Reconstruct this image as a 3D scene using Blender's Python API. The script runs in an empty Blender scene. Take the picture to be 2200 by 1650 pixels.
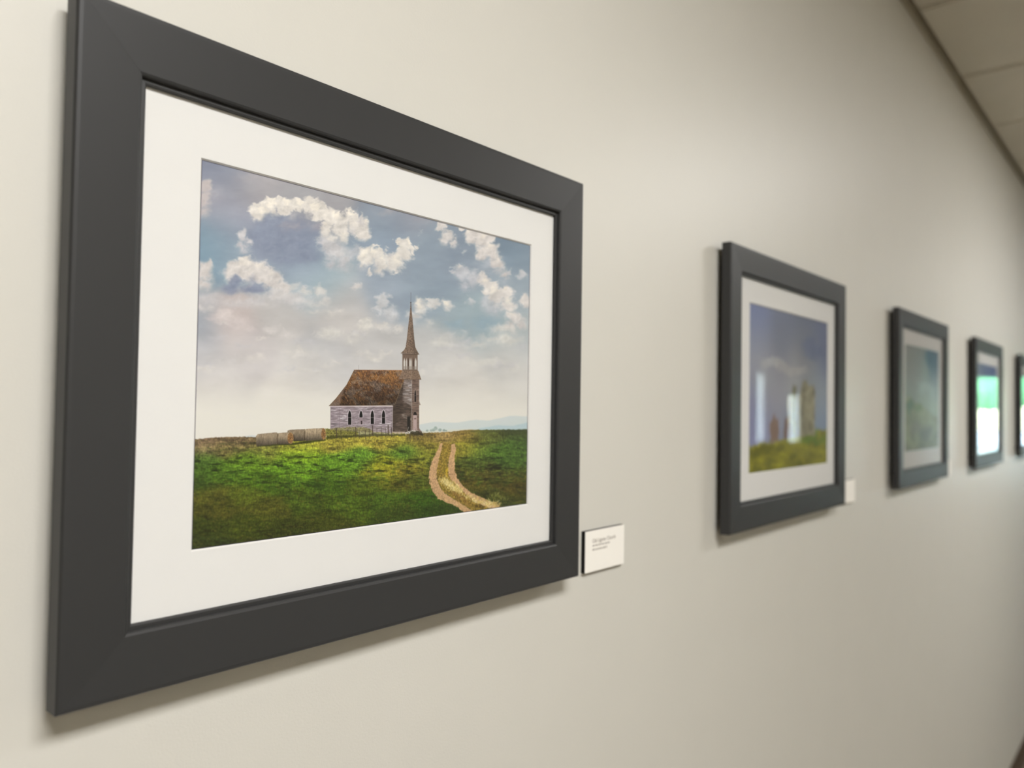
import bpy, bmesh, math
import numpy as np
from mathutils import Matrix, Vector

# ---------------------------------------------------------------- camera, world, lights, exposure
U = 0.57                        # distance from the lens to the plane of the frame fronts (m)
CAM_Z = 1.755
WALL = 1.052 * U                # distance from the lens to the wall; the wall is the plane y = 0
F_PX = 1660.0
sc = bpy.context.scene
col = sc.collection
h = np.array([1428, 66, F_PX]); h = h / np.linalg.norm(h)
v = np.array([918, -60995, F_PX]); v = v - (v @ h) * h; v = v / np.linalg.norm(v)
R3 = np.array([h, np.cross(v, h), v]) @ np.diag([1, -1, -1])
cd = bpy.data.cameras.new('camera'); cam = bpy.data.objects.new('camera', cd); col.objects.link(cam)
mw = Matrix([list(r) + [0] for r in R3] + [[0, 0, 0, 1]]); mw.translation = (0, -WALL, CAM_Z)
cam.matrix_world = mw
cd.sensor_fit = 'HORIZONTAL'; cd.sensor_width = 36.0; cd.lens = 36.0 * F_PX / 2200
cd.clip_start = 0.02; cd.clip_end = 300
cd.dof.use_dof = True; cd.dof.focus_distance = 0.715; cd.dof.aperture_fstop = 27.16 / 7.4
sc.camera = cam

CEIL_Z = CAM_Z + 1.19
HALL_Y = -2.3                   # opposite wall of the corridor
X_NEAR, X_FAR = -3.2, 15.0

wd = bpy.data.worlds.new('daylight'); sc.world = wd; wd.use_nodes = True
nt = wd.node_tree; nt.nodes.clear()
wo = nt.nodes.new('ShaderNodeOutputWorld'); bg = nt.nodes.new('ShaderNodeBackground'); sky = nt.nodes.new('ShaderNodeTexSky')
sky.sky_type = 'NISHITA'; sky.sun_elevation = math.radians(48); sky.sun_rotation = math.radians(200); sky.sun_disc = False
bg.inputs['Strength'].default_value = 4.5
nt.links.new(sky.outputs[0], bg.inputs[0]); nt.links.new(bg.outputs[0], wo.inputs[0])
sd = bpy.data.lights.new('sun', 'SUN'); sd.energy = 9.0; sd.angle = 0.01; sd.color = (1, .95, .88)
so = bpy.data.objects.new('sun', sd); col.objects.link(so); so.rotation_euler = Vector((.7, -.2, -.68)).to_track_quat('-Z', 'Y').to_euler()

LAMPS = [(.11, 67), (3.77, 51), (7.43, 8), (11.09, 8)]    # fixture centres along the corridor, watts
LAMP_ROW, LAMP_SPREAD = 2, 180
sc.view_settings.view_transform = 'Standard'; sc.view_settings.look = 'None'
sc.view_settings.exposure = -0.12; sc.view_settings.gamma = 1.0; sc.view_settings.use_curve_mapping = False
# ---------- numpy painter for the printed pictures ----------
def homog(src, dst):
    A=[]
    for (x,y),(u,v) in zip(src,dst):
        A.append([x,y,1,0,0,0,-u*x,-u*y,-u]); A.append([0,0,0,x,y,1,-v*x,-v*y,-v])
    return np.linalg.svd(np.array(A,float))[2][-1].reshape(3,3)
def sstep(a,b,x):
    t=np.clip((x-a)/(b-a),0,1); return t*t*(3-2*t)
class Noise:
    def __init__(s,seed): s.r=np.random.RandomState(seed)
    def val(s,X,Y):
        x0=np.floor(X).astype(int); y0=np.floor(Y).astype(int)
        fx=X-x0; fy=Y-y0; fx=fx*fx*(3-2*fx); fy=fy*fy*(3-2*fy)
        g=s.r.rand(256,256).astype(np.float32)
        a=g[y0&255,x0&255]; b=g[y0&255,(x0+1)&255]; c=g[(y0+1)&255,x0&255]; d=g[(y0+1)&255,(x0+1)&255]
        return (a*(1-fx)+b*fx)*(1-fy)+(c*(1-fx)+d*fx)*fy
    def fbm(s,X,Y,oct=5,bil=False):
        o=0;a=.5;t=0
        for k in range(oct):
            ca,sa=np.cos(.9*k+.5),np.sin(.9*k+.5)
            n=s.val((X*ca-Y*sa)*2**k+17.3*k,(X*sa+Y*ca)*2**k+5.1*k)
            if bil: n=1-abs(2*n-1)
            o=o+a*n; t+=a; a*=.55
        return o/t
class Canvas:
    """colours are the print's own ink colours, sRGB 0-255; coordinates run through a 4-corner frame"""
    def __init__(s,W,H,quad,seed=1):
        s.W,s.H=W,H
        M=homog([(0,0),(W,0),(W,H),(0,H)],quad)
        s.I=np.linalg.inv(M)
        u,v=np.meshgrid(np.arange(W)+.5,np.arange(H)+.5)
        w=M[2,0]*u+M[2,1]*v+M[2,2]
        s.X=((M[0,0]*u+M[0,1]*v+M[0,2])/w).astype(np.float32); s.Y=((M[1,0]*u+M[1,1]*v+M[1,2])/w).astype(np.float32)
        s.C=np.zeros((H,W,3),np.float32); s.N=Noise(seed); s.rel=None
    def win(s,x0,y0,x1,y1):
        a=s.I@np.array([[x0,x1,x1,x0],[y0,y0,y1,y1],[1,1,1,1]]); a=a[:2]/a[2]
        u0,u1=max(0,int(a[0].min())-1),min(s.W,int(a[0].max())+2); v0,v1=max(0,int(a[1].min())-1),min(s.H,int(a[1].max())+2)
        if u1<=u0 or v1<=v0: return None
        return slice(v0,v1),slice(u0,u1)
    def mix(s,sl,m,col):
        m=np.clip(m,0,1)[...,None]; s.C[sl]=s.C[sl]*(1-m)+np.asarray(col,np.float32)*m
    def field(s,pts,sc,mask=None,ar=1.0):
        num=0;den=1e-9
        for x,y,c in pts:
            d2=((s.X-x)**2+((s.Y-y)*ar)**2)/(sc*sc)
            w=np.exp(-d2)+1e-3/(1+d2*d2)
            num=num+w[...,None]*np.array(c,np.float32); den=den+w
        f=num/den[...,None]
        if mask is None: s.C[:]=f
        else: s.C[:]=s.C*(1-mask[...,None])+f*mask[...,None]
    def puff(s,circ,col,op=1,edge=.35,wx=None,wy=None,tex=None,tamt=18,k=1):
        xs=[c[0] for c in circ]; ys=[c[1] for c in circ]; R=max(c[2] for c in circ)*1.6+10
        sl=s.win(min(xs)-R,min(ys)-R,max(xs)+R,max(ys)+R)
        if sl is None: return
        X=s.X[sl]+wx[sl]*k; Y=s.Y[sl]+wy[sl]*k; D=np.full(X.shape,-9.,np.float32)
        for c in circ:
            ry=c[3] if len(c)>3 else c[2]
            D=np.maximum(D,1-np.sqrt(((X-c[0])/c[2])**2+((Y-c[1])/ry)**2))
        y0=min(c[1]-(c[3] if len(c)>3 else c[2]) for c in circ); y1=max(c[1]+(c[3] if len(c)>3 else c[2]) for c in circ)
        t=np.clip((s.Y[sl]-y0)/(y1-y0),0,1); e=edge*(.8+1.3*t*t)
        m=sstep(0,1,(D+.05)/(e+.05))*op
        cc=np.array(col,np.float32)+((tex[sl]-.5)*2*tamt)[...,None]
        if s.rel is not None: cc=cc+(s.rel[sl]*tamt*1.1)[...,None]*np.array((1.05,1,.9),np.float32)-(t*t*tamt*.7)[...,None]*np.array((1.1,1,.7),np.float32)
        s.mix(sl,m,cc)
    def poly(s,P,col,op=1,soft=.7,wob=0,fn=None):
        P=np.array(P,float); g=soft+2+wob
        sl=s.win(P[:,0].min()-g,P[:,1].min()-g,P[:,0].max()+g,P[:,1].max()+g)
        if sl is None: return
        X=s.X[sl].copy();Y=s.Y[sl].copy()
        if wob:
            X+= (s.N.val(X/3,Y/3)-.5)*wob*2; Y+=(s.N.val(X/3+40,Y/3)-.5)*wob*2
        ins=np.zeros(X.shape,bool); d=np.full(X.shape,1e9)
        n=len(P)
        for i in range(n):
            ax,ay=P[i];bx,by=P[(i+1)%n]
            c=((ay>Y)!=(by>Y))
            ins^= c&(X<(bx-ax)*(Y-ay)/((by-ay) if by!=ay else 1e-9)+ax)
            ex,ey=bx-ax,by-ay; L=ex*ex+ey*ey+1e-9
            t=np.clip(((X-ax)*ex+(Y-ay)*ey)/L,0,1)
            d=np.minimum(d,(X-ax-t*ex)**2+(Y-ay-t*ey)**2)
        d=np.sqrt(d); sd=np.where(ins,-d,d)
        m=np.clip(.5-sd/soft,0,1)*op
        c=np.asarray(col,np.float32) if fn is None else fn(X,Y,sl)
        s.mix(sl,m,c)
    def line(s,pts,w,col,op=1,soft=.6):
        for (ax,ay),(bx,by) in zip(pts[:-1],pts[1:]):
            g=w+2; sl=s.win(min(ax,bx)-g,min(ay,by)-g,max(ax,bx)+g,max(ay,by)+g)
            if sl is None: continue
            X=s.X[sl];Y=s.Y[sl];ex,ey=bx-ax,by-ay;L=ex*ex+ey*ey+1e-9
            t=np.clip(((X-ax)*ex+(Y-ay)*ey)/L,0,1)
            d=np.sqrt((X-ax-t*ex)**2+(Y-ay-t*ey)**2)
            s.mix(sl,np.clip(.5-(d-w/2)/soft,0,1)*op,col)

def church_picture(W=1440,H=1080):
    c=Canvas(W,H,[(440,344),(1146,530),(1138,1087),(418,1188)],7)
    X,Y,N=c.X,c.Y,c.N
    z1=lambda x,y:(400+x/2.895,320+y/2.895)
    z2=lambda x,y:(400+x/2.895,750+y/2.895)
    z3=lambda x,y:(680+x/4.853,620+y/4.853)
    z4=lambda x,y:(900+x/8.25,920+y/8.25)
    z6=lambda x,y:(540+x/5.238,880+y/5.238)
    # --- sky ---
    sk=[(150,120,126,138,170),(300,160,118,132,164),(480,190,162,162,176),(250,260,150,157,180),(400,240,160,162,178),(700,270,156,160,175),(900,310,154,157,172),
    (250,400,150,155,180),(300,450,140,150,180),(1250,430,132,148,174),(1400,440,138,146,170),(150,580,108,146,178),(130,650,112,150,182),(220,540,122,152,182),(300,650,132,158,186),
    (1260,520,124,150,180),(1500,600,130,153,180),(1550,720,130,152,180),(1700,680,124,146,176),(2080,600,104,132,164),(2100,690,110,140,172),(1300,600,126,150,182),
    (640,560,126,141,176),(520,600,134,148,182),(700,620,124,140,174),(750,700,128,150,184),(750,820,150,176,198),(900,830,146,174,196),(600,740,138,160,190),
    (1250,880,140,160,187),(1450,850,134,157,184),(1600,880,134,158,186),(1300,780,140,160,188),(1000,960,176,182,194),(1000,1050,190,188,193),(600,1050,184,185,193),
    (1900,1120,134,163,184),(1750,1050,146,172,192),(2080,860,138,160,184),(2130,1180,162,178,192),(1800,700,128,150,178),(120,1120,146,158,180),(300,1100,190,180,186),(100,1300,160,166,186),(400,1250,178,175,186),
    (900,1280,170,176,190),(1200,1260,178,182,192),(1600,1270,178,184,194),(2000,1300,178,186,194),(200,1450,198,196,203),(800,1400,193,194,199),(1700,1420,199,200,201),(2100,1480,196,200,203),
    (150,1600,216,213,213),(700,1600,217,214,211),(1800,1600,215,214,211),(150,1800,222,220,217),(1000,1750,224,222,218),(1900,1750,220,220,214),(2100,1800,214,218,212)]
    c.field([z1(a,b)+((r,g,bb),) for a,b,r,g,bb in sk],42)
    def ns(sx,sy,o=5,bil=False,ox=0): return N.fbm((X+ox)/sx,Y/sy,o,bil)
    w1=(ns(26,22,5,True)-.55)*24; w2=(ns(26,22,5,True,300)-.55)*24
    tex=ns(16,13,5,True)
    def rl(sx,sy,d):
        g=Noise(77); a=g.fbm(X/sx,Y/sy,3,True); g=Noise(77); b=g.fbm((X+d)/sx,(Y+d)/sy,3,True); return (b-a)
    c.rel=-(rl(22,18,3.0)*1.0+rl(48,36,8)*2.0); tl=ns(60,34,4)
    gm=c.C.mean(2,keepdims=True); c.C=gm+(c.C-gm)*.88+np.array((3,1,-3),np.float32)
    lowm=sstep(690,800,Y-(X-780)*.02)[...,None]*.55; c.C=c.C*(1-lowm)+np.array((205,204,206),np.float32)*lowm
    c.C+=((ns(70,30,5)-.5)*26)[...,None]
    P=lambda L:[z1(t[0],t[1])+tuple(v/2.895 for v in t[2:]) for t in L]
    def pf(L,col,op=1,edge=.4,tamt=16,k=1): c.puff(P(L),col,op,edge*1.35,w1,w2,tex,tamt*.62,k)
    pf([(420,190,150,45),(560,230,120,30)],(172,168,176),.5,1.)
    pf([(150,250,60),(140,330,66),(140,400,60)],(196,187,188),.9,.5)
    pf([(200,300,90,80)],(176,174,186),.5,.9)
    pf([(1300,400,120,40),(1500,450,90,35)],(168,165,174),.6,.9)
    RR=np.random.RandomState(11)
    # cloud A
    pf([(480,410,66),(530,370,60),(600,345,45),(650,380,62),(720,360,52),(790,365,62),(850,405,66),(930,440,66),(990,450,50),(1060,440,66),(1100,490,80),(1130,540,56),(1000,520,70),(900,510,60),(560,420,50)],(214,210,206),1,.28,26)
    pf([(500,390,34),(560,350,30),(650,345,28),(730,345,30),(830,385,34),(960,420,30),(1060,400,30),(1150,470,22)],(236,230,220),.85,.5,14)
    pf([(1060,520,55,45),(1120,470,30,60)],(176,176,188),.55,.9)
    pf([(900,600,75),(960,650,100),(1010,710,80),(930,720,70,50)],(196,196,202),.95,.5,20)
    pf([(560,480,90,85),(470,560,70,90),(570,600,150,110),(700,610,130,105),(770,680,110,65),(650,690,130,60)],(132,144,170),.9,.42,12,.8)
    pf([(690,500,110,42),(820,510,70,40)],(152,152,168),.8,.7,12)
    pf([(700,440,45,40),(780,440,45,30)],(182,178,184),.55,.8)
    pf([(740,620,70,50)],(122,136,164),.5,.9)
    pf([(880,490,40,22)],(218,212,206),.8,.5)
    pf([(380,555,42,55),(370,625,46,50),(420,590,34),(400,640,50,40)],(198,196,202),.9,.55,20)
    pf([(1150,690,72),(1220,660,62),(1240,740,66),(1320,725,74),(1380,670,60),(1400,610,46),(1355,590,32),(1435,630,34),(1170,790,34),(1340,780,40,20)],(214,211,208),1,.32,22)
    pf([(1140,670,30),(1200,650,26),(1350,600,22),(1420,590,20),(1340,700,36),(1260,700,28),(1320,765,30,14)],(234,229,220),.8,.6,14)
    pf([(1200,740,60,30),(1290,690,26)],(190,192,200),.5,.9)
    pf([(1490,520,18,28),(1475,550,10,20)],(176,182,194),.6,.9)
    pf([(1060,650,90,60),(1010,760,90,40),(1120,760,60,40)],(190,192,200),.7,.7,16)
    pf([(930,570,50,40),(1000,560,60,36)],(222,218,212),.7,.6,14)
    # cloud B
    pf([(140,780,82),(130,860,80),(160,730,40)],(204,198,198),.95,.5,20)
    pf([(400,765,95),(320,770,85),(480,790,100),(560,830,90),(610,870,70),(650,890,56)],(206,202,202),1,.35,24)
    pf([(390,720,55,30),(480,740,50,26),(560,790,46,30)],(226,220,214),.7,.7,14)
    pf([(300,885,95,52),(440,890,130,46),(330,840,60,50)],(128,140,168),.9,.45,12,.8)
    pf([(430,840,70,50)],(160,164,184),.6,.9)
    pf([(420,870,40,30)],(176,178,192),.5,.9)
    pf([(170,960,120,60),(350,980,200,50),(700,960,150,60),(600,930,110,45)],(196,194,199),.8,.6,16)
    pf([(860,910,60,42),(770,900,60,36),(900,960,40,50)],(208,205,204),.8,.7)
    pf([(250,1060,120,66),(330,1100,120,60),(420,1140,60,40)],(206,197,199),.8,.6,16)
    pf([(100,1000,60,60)],(200,194,196),.7,.8)
    pf([(1075,865,48,32)],(208,204,204),.9,.6)
    pf([(640,930,130,60),(800,970,150,50),(520,980,160,60)],(200,198,201),.7,.8,16)
    pf([(700,870,60,34),(860,880,44,26)],(216,212,208),.6,.7,12)
    # right clouds
    pf([(1900,740,110,80),(2000,840,90,70),(1800,820,90,60)],(176,184,198),.7,.9,14)
    pf([(1620,500,44,34),(1650,560,52),(1690,600,30,34)],(206,202,202),.95,.4,24)
    pf([(1760,500,50,24),(1820,540,62),(1880,580,66),(1930,650,66),(1960,720,56),(1990,785,46),(1870,660,50),(1920,560,36)],(206,202,202),1,.34,26)
    pf([(1800,520,30),(1870,560,34),(1930,620,34),(1960,690,30)],(230,223,214),.7,.7,14)
    pf([(1760,640,20,30)],(196,196,202),.7,.6); pf([(2030,780,30),(2120,800,46,40)],(196,197,203),.85,.5)
    pf([(1740,790,66),(1810,830,72),(1760,870,56),(1690,770,30,20)],(184,188,199),.9,.5,18)
    pf([(1735,750,34,16),(1690,775,26,14)],(216,212,208),.7,.7)
    pf([(1940,1010,90,110),(1900,960,70)],(184,189,200),.8,.6,18)
    pf([(1880,830,48),(1920,880,54),(1970,930,66),(2020,910,56),(2035,990,62),(2065,1060,58),(2040,1120,46),(2115,1090,56),(2135,960,44)],(206,203,203),1,.36,26)
    pf([(1890,830,26),(1940,890,30),(2010,880,26),(2040,950,26),(2060,1040,24)],(232,226,216),.75,.7,14)
    pf([(1790,965,40,34)],(196,200,206),.8,.6)
    pf([(1900,1110,150,60),(1700,1110,110,50)],(136,165,186),.6,.7,8)
    pf([(1990,1140,110,50),(1930,1200,140,40)],(204,203,202),.8,.7,16)
    # centre
    pf([(1250,960,56),(1300,1050,80),(1230,1010,40,60)],(196,198,203),.85,.5,22)
    pf([(1480,1000,66),(1450,1060,56),(1560,980,60,40),(1650,990,52)],(208,206,205),.85,.5,24)
    pf([(1540,1085,50,36),(1640,980,30,26),(1470,980,30)],(226,221,212),.75,.7,14)
    pf([(1240,1130,70,44),(1150,1130,70,50),(1330,1130,60,36)],(206,204,203),.8,.6,20)
    pf([(920,1170,110,60),(1060,1190,90,60),(1150,1110,60,44)],(206,205,202),.8,.6,20)
    pf([(660,1180,120,56),(560,1140,80,40)],(204,200,202),.7,.7,18)
    pf([(1640,1230,150,44),(1830,1240,150,40),(2020,1210,120,46)],(204,204,202),.8,.7,20)
    pf([(1900,1340,190,36),(1600,1370,110,32),(2060,1390,90,40)],(206,206,204),.7,.8,18)
    pf([(750,1300,230,44),(1120,1340,120,36),(300,1330,200,40)],(198,197,200),.6,.8,18)
    pf([(1200,1330,70,30)],(212,210,206),.7,.7); pf([(820,1400,200,40)],(205,204,202),.6,.9)
    hz=sstep(800,905,Y); c.C=c.C*(1-hz[...,None]*.9)+np.array((222,221,215),np.float32)*hz[...,None]*.9
    for _ in range(46):
        x=RR.uniform(80,2150); y=RR.uniform(960,1430); r=RR.uniform(50,130)
        if 1330<x<2150 and y<1180: continue
        pf([(x,y,r,r*.34),(x+r*.5,y-r*.12,r*.6,r*.3)],[(212,209,207),(186,187,197),(218,214,210)][RR.randint(3)],.45,.9,20)
    gm=c.C.mean(2,keepdims=True); c.C=gm+(c.C-gm)*.86+np.array((2,1,-2),np.float32)
    # --- distant hills and trees ---
    c.poly([z2(*p) for p in [(1470,482),(1560,464),(1700,470),(1820,450),(1900,456),(2040,425),(2160,430),(2160,540),(1470,545)]],(198,208,208),.9,2.5,.6)
    c.poly([z2(*p) for p in [(1840,505),(1960,484),(2050,488),(2160,464),(2160,540),(1840,530)]],(172,196,204),.75,2.5,.6)
    c.poly([z2(*p) for p in [(1480,522),(1700,512),(1800,508),(1800,545),(1480,550)]],(206,208,196),1,1.5)
    for x,y,r in [(1573,507,13),(1573,500,9),(1600,515,12),(1545,519,10),(1520,521,9),(1625,518,10),(1560,516,12),(1640,520,7)]:
        c.puff([z2(x,y)+(r/2.895*1.2,r/2.895)],(142,158,152),.85,.5,w1,w2,tex,20,.06)
    c.poly([z2(*p) for p in [(380,556),(430,548),(470,556),(470,570),(380,570)]],(196,204,206),.8,2)
    # --- land ---
    land=[z2(*p) for p in [(60,640),(60,577),(180,563),(330,558),(470,562),(700,556),(900,560),(1300,546),(1500,533),(1650,527),(1760,514),(2000,510),(2170,510),(2170,1400),(0,1400)]]
    mask=np.zeros((H,W),np.float32); tmp=c.C; c.C=np.zeros((H,W,3),np.float32); c.poly(land,(1,1,1),1,1.2,1.0); mask=c.C[...,0].copy(); c.C=tmp
    g=[(100,590,108,101,80),(300,585,110,104,80),(440,580,112,108,78),(100,632,120,122,84),(300,630,112,118,66),(500,640,112,132,52),(700,620,132,150,50),(1000,590,142,153,58),(1200,575,150,156,62),(1300,590,140,148,56),(1500,560,122,120,60),(1500,600,116,124,48),(1620,545,138,132,84),
    (100,700,62,98,32),(400,700,84,130,26),(700,680,98,145,28),(1100,680,82,136,36),(1380,650,72,120,34),(1500,680,92,108,32),
    (100,780,44,88,22),(250,780,60,105,20),(700,770,80,132,24),(1000,740,74,128,26),(1250,730,108,126,26),(1220,800,112,126,30),(1380,760,96,102,28),
    (100,860,36,70,14),(150,920,74,74,24),(400,930,70,78,20),(500,850,52,98,14),(900,850,46,92,14),(1150,850,66,92,16),(1350,850,74,84,18),
    (200,1010,62,62,18),(500,1010,64,66,18),(800,960,58,74,16),(1000,1000,60,78,16),(1300,950,60,82,20),(1450,850,70,88,22),(1480,940,40,74,14),
    (150,1130,46,54,12),(450,1100,54,62,12),(900,1070,50,56,12),(1350,1020,46,60,14),(1550,1010,38,62,14),(100,1230,38,46,16),(600,1160,42,48,10),(1650,1020,40,56,14),
    (1780,610,132,146,44),(1850,630,80,120,40),(2000,640,54,108,34),(2100,600,52,96,34),(2100,540,54,74,34),(1900,560,80,100,42),(1750,565,128,124,60),(1720,640,112,120,40),(1800,720,58,84,28),(2050,720,50,88,28),(1750,760,66,74,22),(1900,780,66,74,24),(2080,800,62,72,22),(1850,850,70,72,20),(2050,880,64,64,18),(2100,950,54,56,18),(1900,920,56,60,22),(2000,960,48,56,20)]
    c.rel=None
    c.field([z2(a,b)+((max(r*(.94 if b>880 else 1.)+4,gg*.62+3)*(1.12 if b>880 else 1),(gg*.88+3)*(1.22 if b>880 else 1),bb*.8+8),) for a,b,r,gg,bb in g],28,mask,1.9)
    persp=np.clip((Y-925)/260,0.04,1)
    gn=N.fbm(X/7,(Y)/2.6,5); gf=N.fbm(X/2.2,Y/3.2,3); gb=N.fbm(X/34,Y/9,5)
    Ym=np.exp(-((Y-1005)/42)**2)
    lum=1.04+(gn-.5)*.6+(gf-.5)*.65+(gb-.5)*.45
    tuft=sstep(.52,.74,N.fbm(X/24,Y/6,5))*(.2+.42*Ym)
    lum=lum*(1-tuft)
    hi=sstep(.5,.72,N.fbm(X/26+9,Y/6.0,5))*Ym*.2; lum=lum*(1+hi)
    m=mask*sstep(935,950,Y+ (X>560)*12)
    c.C=c.C*(1+(lum-1)*m*.95)[...,None]
    Rg=np.random.RandomState(3); z0=w1*0
    for _ in range(2600):
        x=Rg.uniform(415,1142); y=Rg.normal(1000,42) if Rg.rand()<.75 else Rg.uniform(955,1180)
        if y<944+ (560-x)*.05 or (y<958 and x>640 and x<1030): continue
        s_=np.clip((y-925)/90,.25,1.3); rx=Rg.uniform(2.5,9)*s_+1; ry=Rg.uniform(.7,1.7)*s_+.4
        o=.5 if abs(y-1000)<50 else .28
        if 890<x<1000: o*=.6
        c.puff([(x,y,rx,ry)],(26,50,12),o*Rg.uniform(.5,1),1.1,w1,w2,tex,4,.12)
        c.puff([(x+Rg.randn()*3,y-ry*1.6,rx*.8,ry*1.1)],(118,150,52),o*Rg.uniform(.2,.75),1.1,w1,w2,tex,4,.12)
    bl=N.fbm(X/1.3,Y/4.2,3); c.C=c.C*(1+((bl-.5)*.5*m)[...,None])
    c.C=c.C*(1+.12*Ym*mask)[...,None]
    # brown/yellow flecks low in the field
    fl=sstep(.6,.74,N.fbm(X/5,Y/3,4))*mask*sstep(980,1060,Y)*.35
    c.C=c.C*(1-fl[...,None])+np.array((118,104,40),np.float32)*fl[...,None]
    for x,y,rx,ry in [(830,860,90,26),(1000,850,110,24),(860,880,60,12),(540,880,60,14),(560,895,45,10),(560,790,70,14),(1210,705,50,14),(1170,725,60,8),(1120,930,50,12),(1000,940,80,7),(130,870,50,10),(880,830,50,10),(680,835,60,7),(1430,720,40,9),(300,780,60,8),(460,745,70,7),(640,760,60,8),(1500,740,30,8),(2050,700,40,10),(2110,770,30,16),(1890,750,50,8),(1960,690,50,8),(340,600,90,7),(260,606,50,7),(1930,530,150,9),(2060,540,80,10),(1800,530,50,6),(2130,790,20,14)]:
        c.puff([z2(x,y)+(rx/2.895,ry/2.895)],(34,58,14) if y>620 else (62,68,38),.42 if y>620 else .6,1.2,w1,w2,tex,6,.4)
    for x,y,rx,ry,cc in [(1730,605,50,14,(170,170,40)),(1560,605,40,12,(160,152,44)),(1230,745,60,22,(142,136,34)),(1250,800,60,14,(124,128,30)),(1180,570,150,14,(160,162,64)),(1450,600,50,10,(146,138,50)),(1340,760,40,20,(116,112,30))]:
        c.puff([z2(x,y)+(rx/2.895,ry/2.895)],cc,.5,.9,w1,w2,tex,26,.3)
    # --- cart track ---
    tr=lambda X_,Y_,sl:np.array((198,160,120),np.float32)*(1+(N.fbm(X_/1.5,Y_/2.5,4)-.5)*.5)[...,None]
    L=[(430,300),(482,300),(470,420),(420,580),(390,720),(375,850),(390,960),(440,1080),(510,1180),(660,1280),(800,1370),(1020,1500),(860,1530),(700,1420),(400,1290),(300,1150),(240,1000),(235,880),(270,660),(330,530),(400,420)]
    Rr=[(640,310),(702,310),(715,420),(690,600),(700,780),(740,930),(860,1080),(1000,1190),(1250,1300),(1500,1425),(1320,1460),(1150,1400),(900,1220),(760,1080),(640,960),(580,860),(570,740),(590,580),(620,450)]
    c.poly([z4(*p) for p in L],0,.95,1.6,1.4,tr); c.poly([z4(*p) for p in Rr],0,.95,1.6,1.4,tr)
    mid=[(482,290),(640,300),(620,450),(590,580),(565,740),(580,860),(640,960),(760,1080),(900,1220),(1150,1400),(1320,1450),(1020,1500),(800,1370),(660,1280),(510,1180),(440,1080),(390,960),(375,850),(390,720),(420,580),(470,420)]
    md=lambda X_,Y_,sl:np.array((142,118,52),np.float32)*(1+(N.fbm(X_/1.4,Y_/1.6,4)-.5)*1.5)[...,None]
    c.poly([z4(*p) for p in mid],0,.9,1.6,1.2,md)
    R=np.random.RandomState(5)
    def tufts(pts,n,sp,cols,ln):
        for _ in range(n):
            i=R.randint(len(pts)-1); t=R.rand(); x=pts[i][0]*(1-t)+pts[i+1][0]*t+R.randn()*sp; y=pts[i][1]*(1-t)+pts[i+1][1]*t+R.randn()*sp*.7
            a=z4(x,y); b=z4(x+R.randn()*ln*.5,y-ln*(.5+R.rand())); q=np.array(cols[R.randint(len(cols))])*(.85+.3*R.rand())
            c.line([a,b],.8,q,.75,.9)
    straw=[(222,206,140),(206,188,112),(190,168,96),(236,222,170)]
    tufts([(540,320),(540,500),(500,700),(500,850)],160,28,[(150,132,50),(120,104,30),(184,160,70),(100,92,30)],26)
    tufts([(560,740),(550,900)],40,14,[(214,186,60),(196,160,50)],26)
    tufts([(480,960),(600,1040),(700,1110),(800,1190)],420,46,straw,30)
    tufts([(640,1190),(800,1270),(960,1400)],150,40,[(110,82,36),(84,60,26),(150,116,62),(170,138,82)],30)
    tufts([(900,1250),(1120,1350),(1300,1390),(1460,1400)],420,42,straw[1:]+[(170,140,84)],26)
    tufts([(400,1250),(560,1330),(760,1400),(900,1480)],90,30,[(196,166,112),(170,140,86)],16)
    tufts([(1050,1430),(1180,1440)],60,24,[(60,52,20),(90,70,30)],26)
    tufts([(270,560),(250,700),(225,900),(290,1150)],60,12,[(60,60,20),(44,60,16)],18)
    tufts([(1320,1260),(1480,1240),(1620,1320)],60,30,[(96,104,40),(120,118,52),(150,150,90)],34)
    tufts([(1110,900),(1110,1080)],14,5,[(60,80,22)],40)
    c.line([z4(575,855),z4(640,852),z4(700,848)],.7,(96,70,48),.8); c.line([z4(310,948),z4(380,942)],.7,(90,66,48),.7)
    # --- bales ---
    def bale(top,bot,end=None,dark=1.0):
        pl=[z6(*p) for p in top]+[z6(*p) for p in bot]
        y0=min(p[1] for p in pl); y1=max(p[1] for p in pl)
        def fn(X_,Y_,sl):
            t=np.clip((Y_-y0)/(y1-y0),0,1)
            b=np.array((158,142,118),np.float32)*(1.18-.72*t**1.4-.25*np.exp(-t*9))[...,None]*dark
            return b*(1+(N.fbm(X_/1.6,Y_/9,3)-.5)*.45+(N.val(X_/.9,Y_/1.5)-.5)*.2)[...,None]
        c.poly(pl,0,1,.9,.4,fn)
        if end:
            x,y,rx,ry=end; a=np.linspace(0,2*np.pi,20,endpoint=False)
            c.poly([z6(x+rx*np.cos(q),y+ry*np.sin(q)) for q in a],0,1,.9,.3,lambda X_,Y_,sl:np.array((138,104,66),np.float32)*(1+(N.fbm(X_/1.2,Y_/1.2,3)-.5)*1.1)[...,None])
            c.line([z6(x+rx*np.cos(q),y+ry*np.sin(q)) for q in np.linspace(-1.7,1.7,12)],.8,(176,150,112),.7)
            for k in range(6):
                q=R.rand()*6.3; c.line([z6(x,y),z6(x+rx*.8*np.cos(q),y+ry*.8*np.sin(q))],.6,(84,54,28),.6)
    c.poly([z6(*p) for p in [(100,425),(520,400),(700,372),(870,355),(880,370),(520,420),(100,442)]],(34,38,14),.75,2)
    bale([(445,262),(470,250),(640,243),(655,260)],[(655,372),(520,380),(450,330)],None,.86)
    bale([(640,258),(660,240),(850,231),(868,250)],[(868,355),(845,362),(650,376),(636,320)],(852,298,27,64))
    bale([(88,330),(110,300),(320,280),(348,296)],[(340,412),(96,436)],None,.9)
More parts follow.
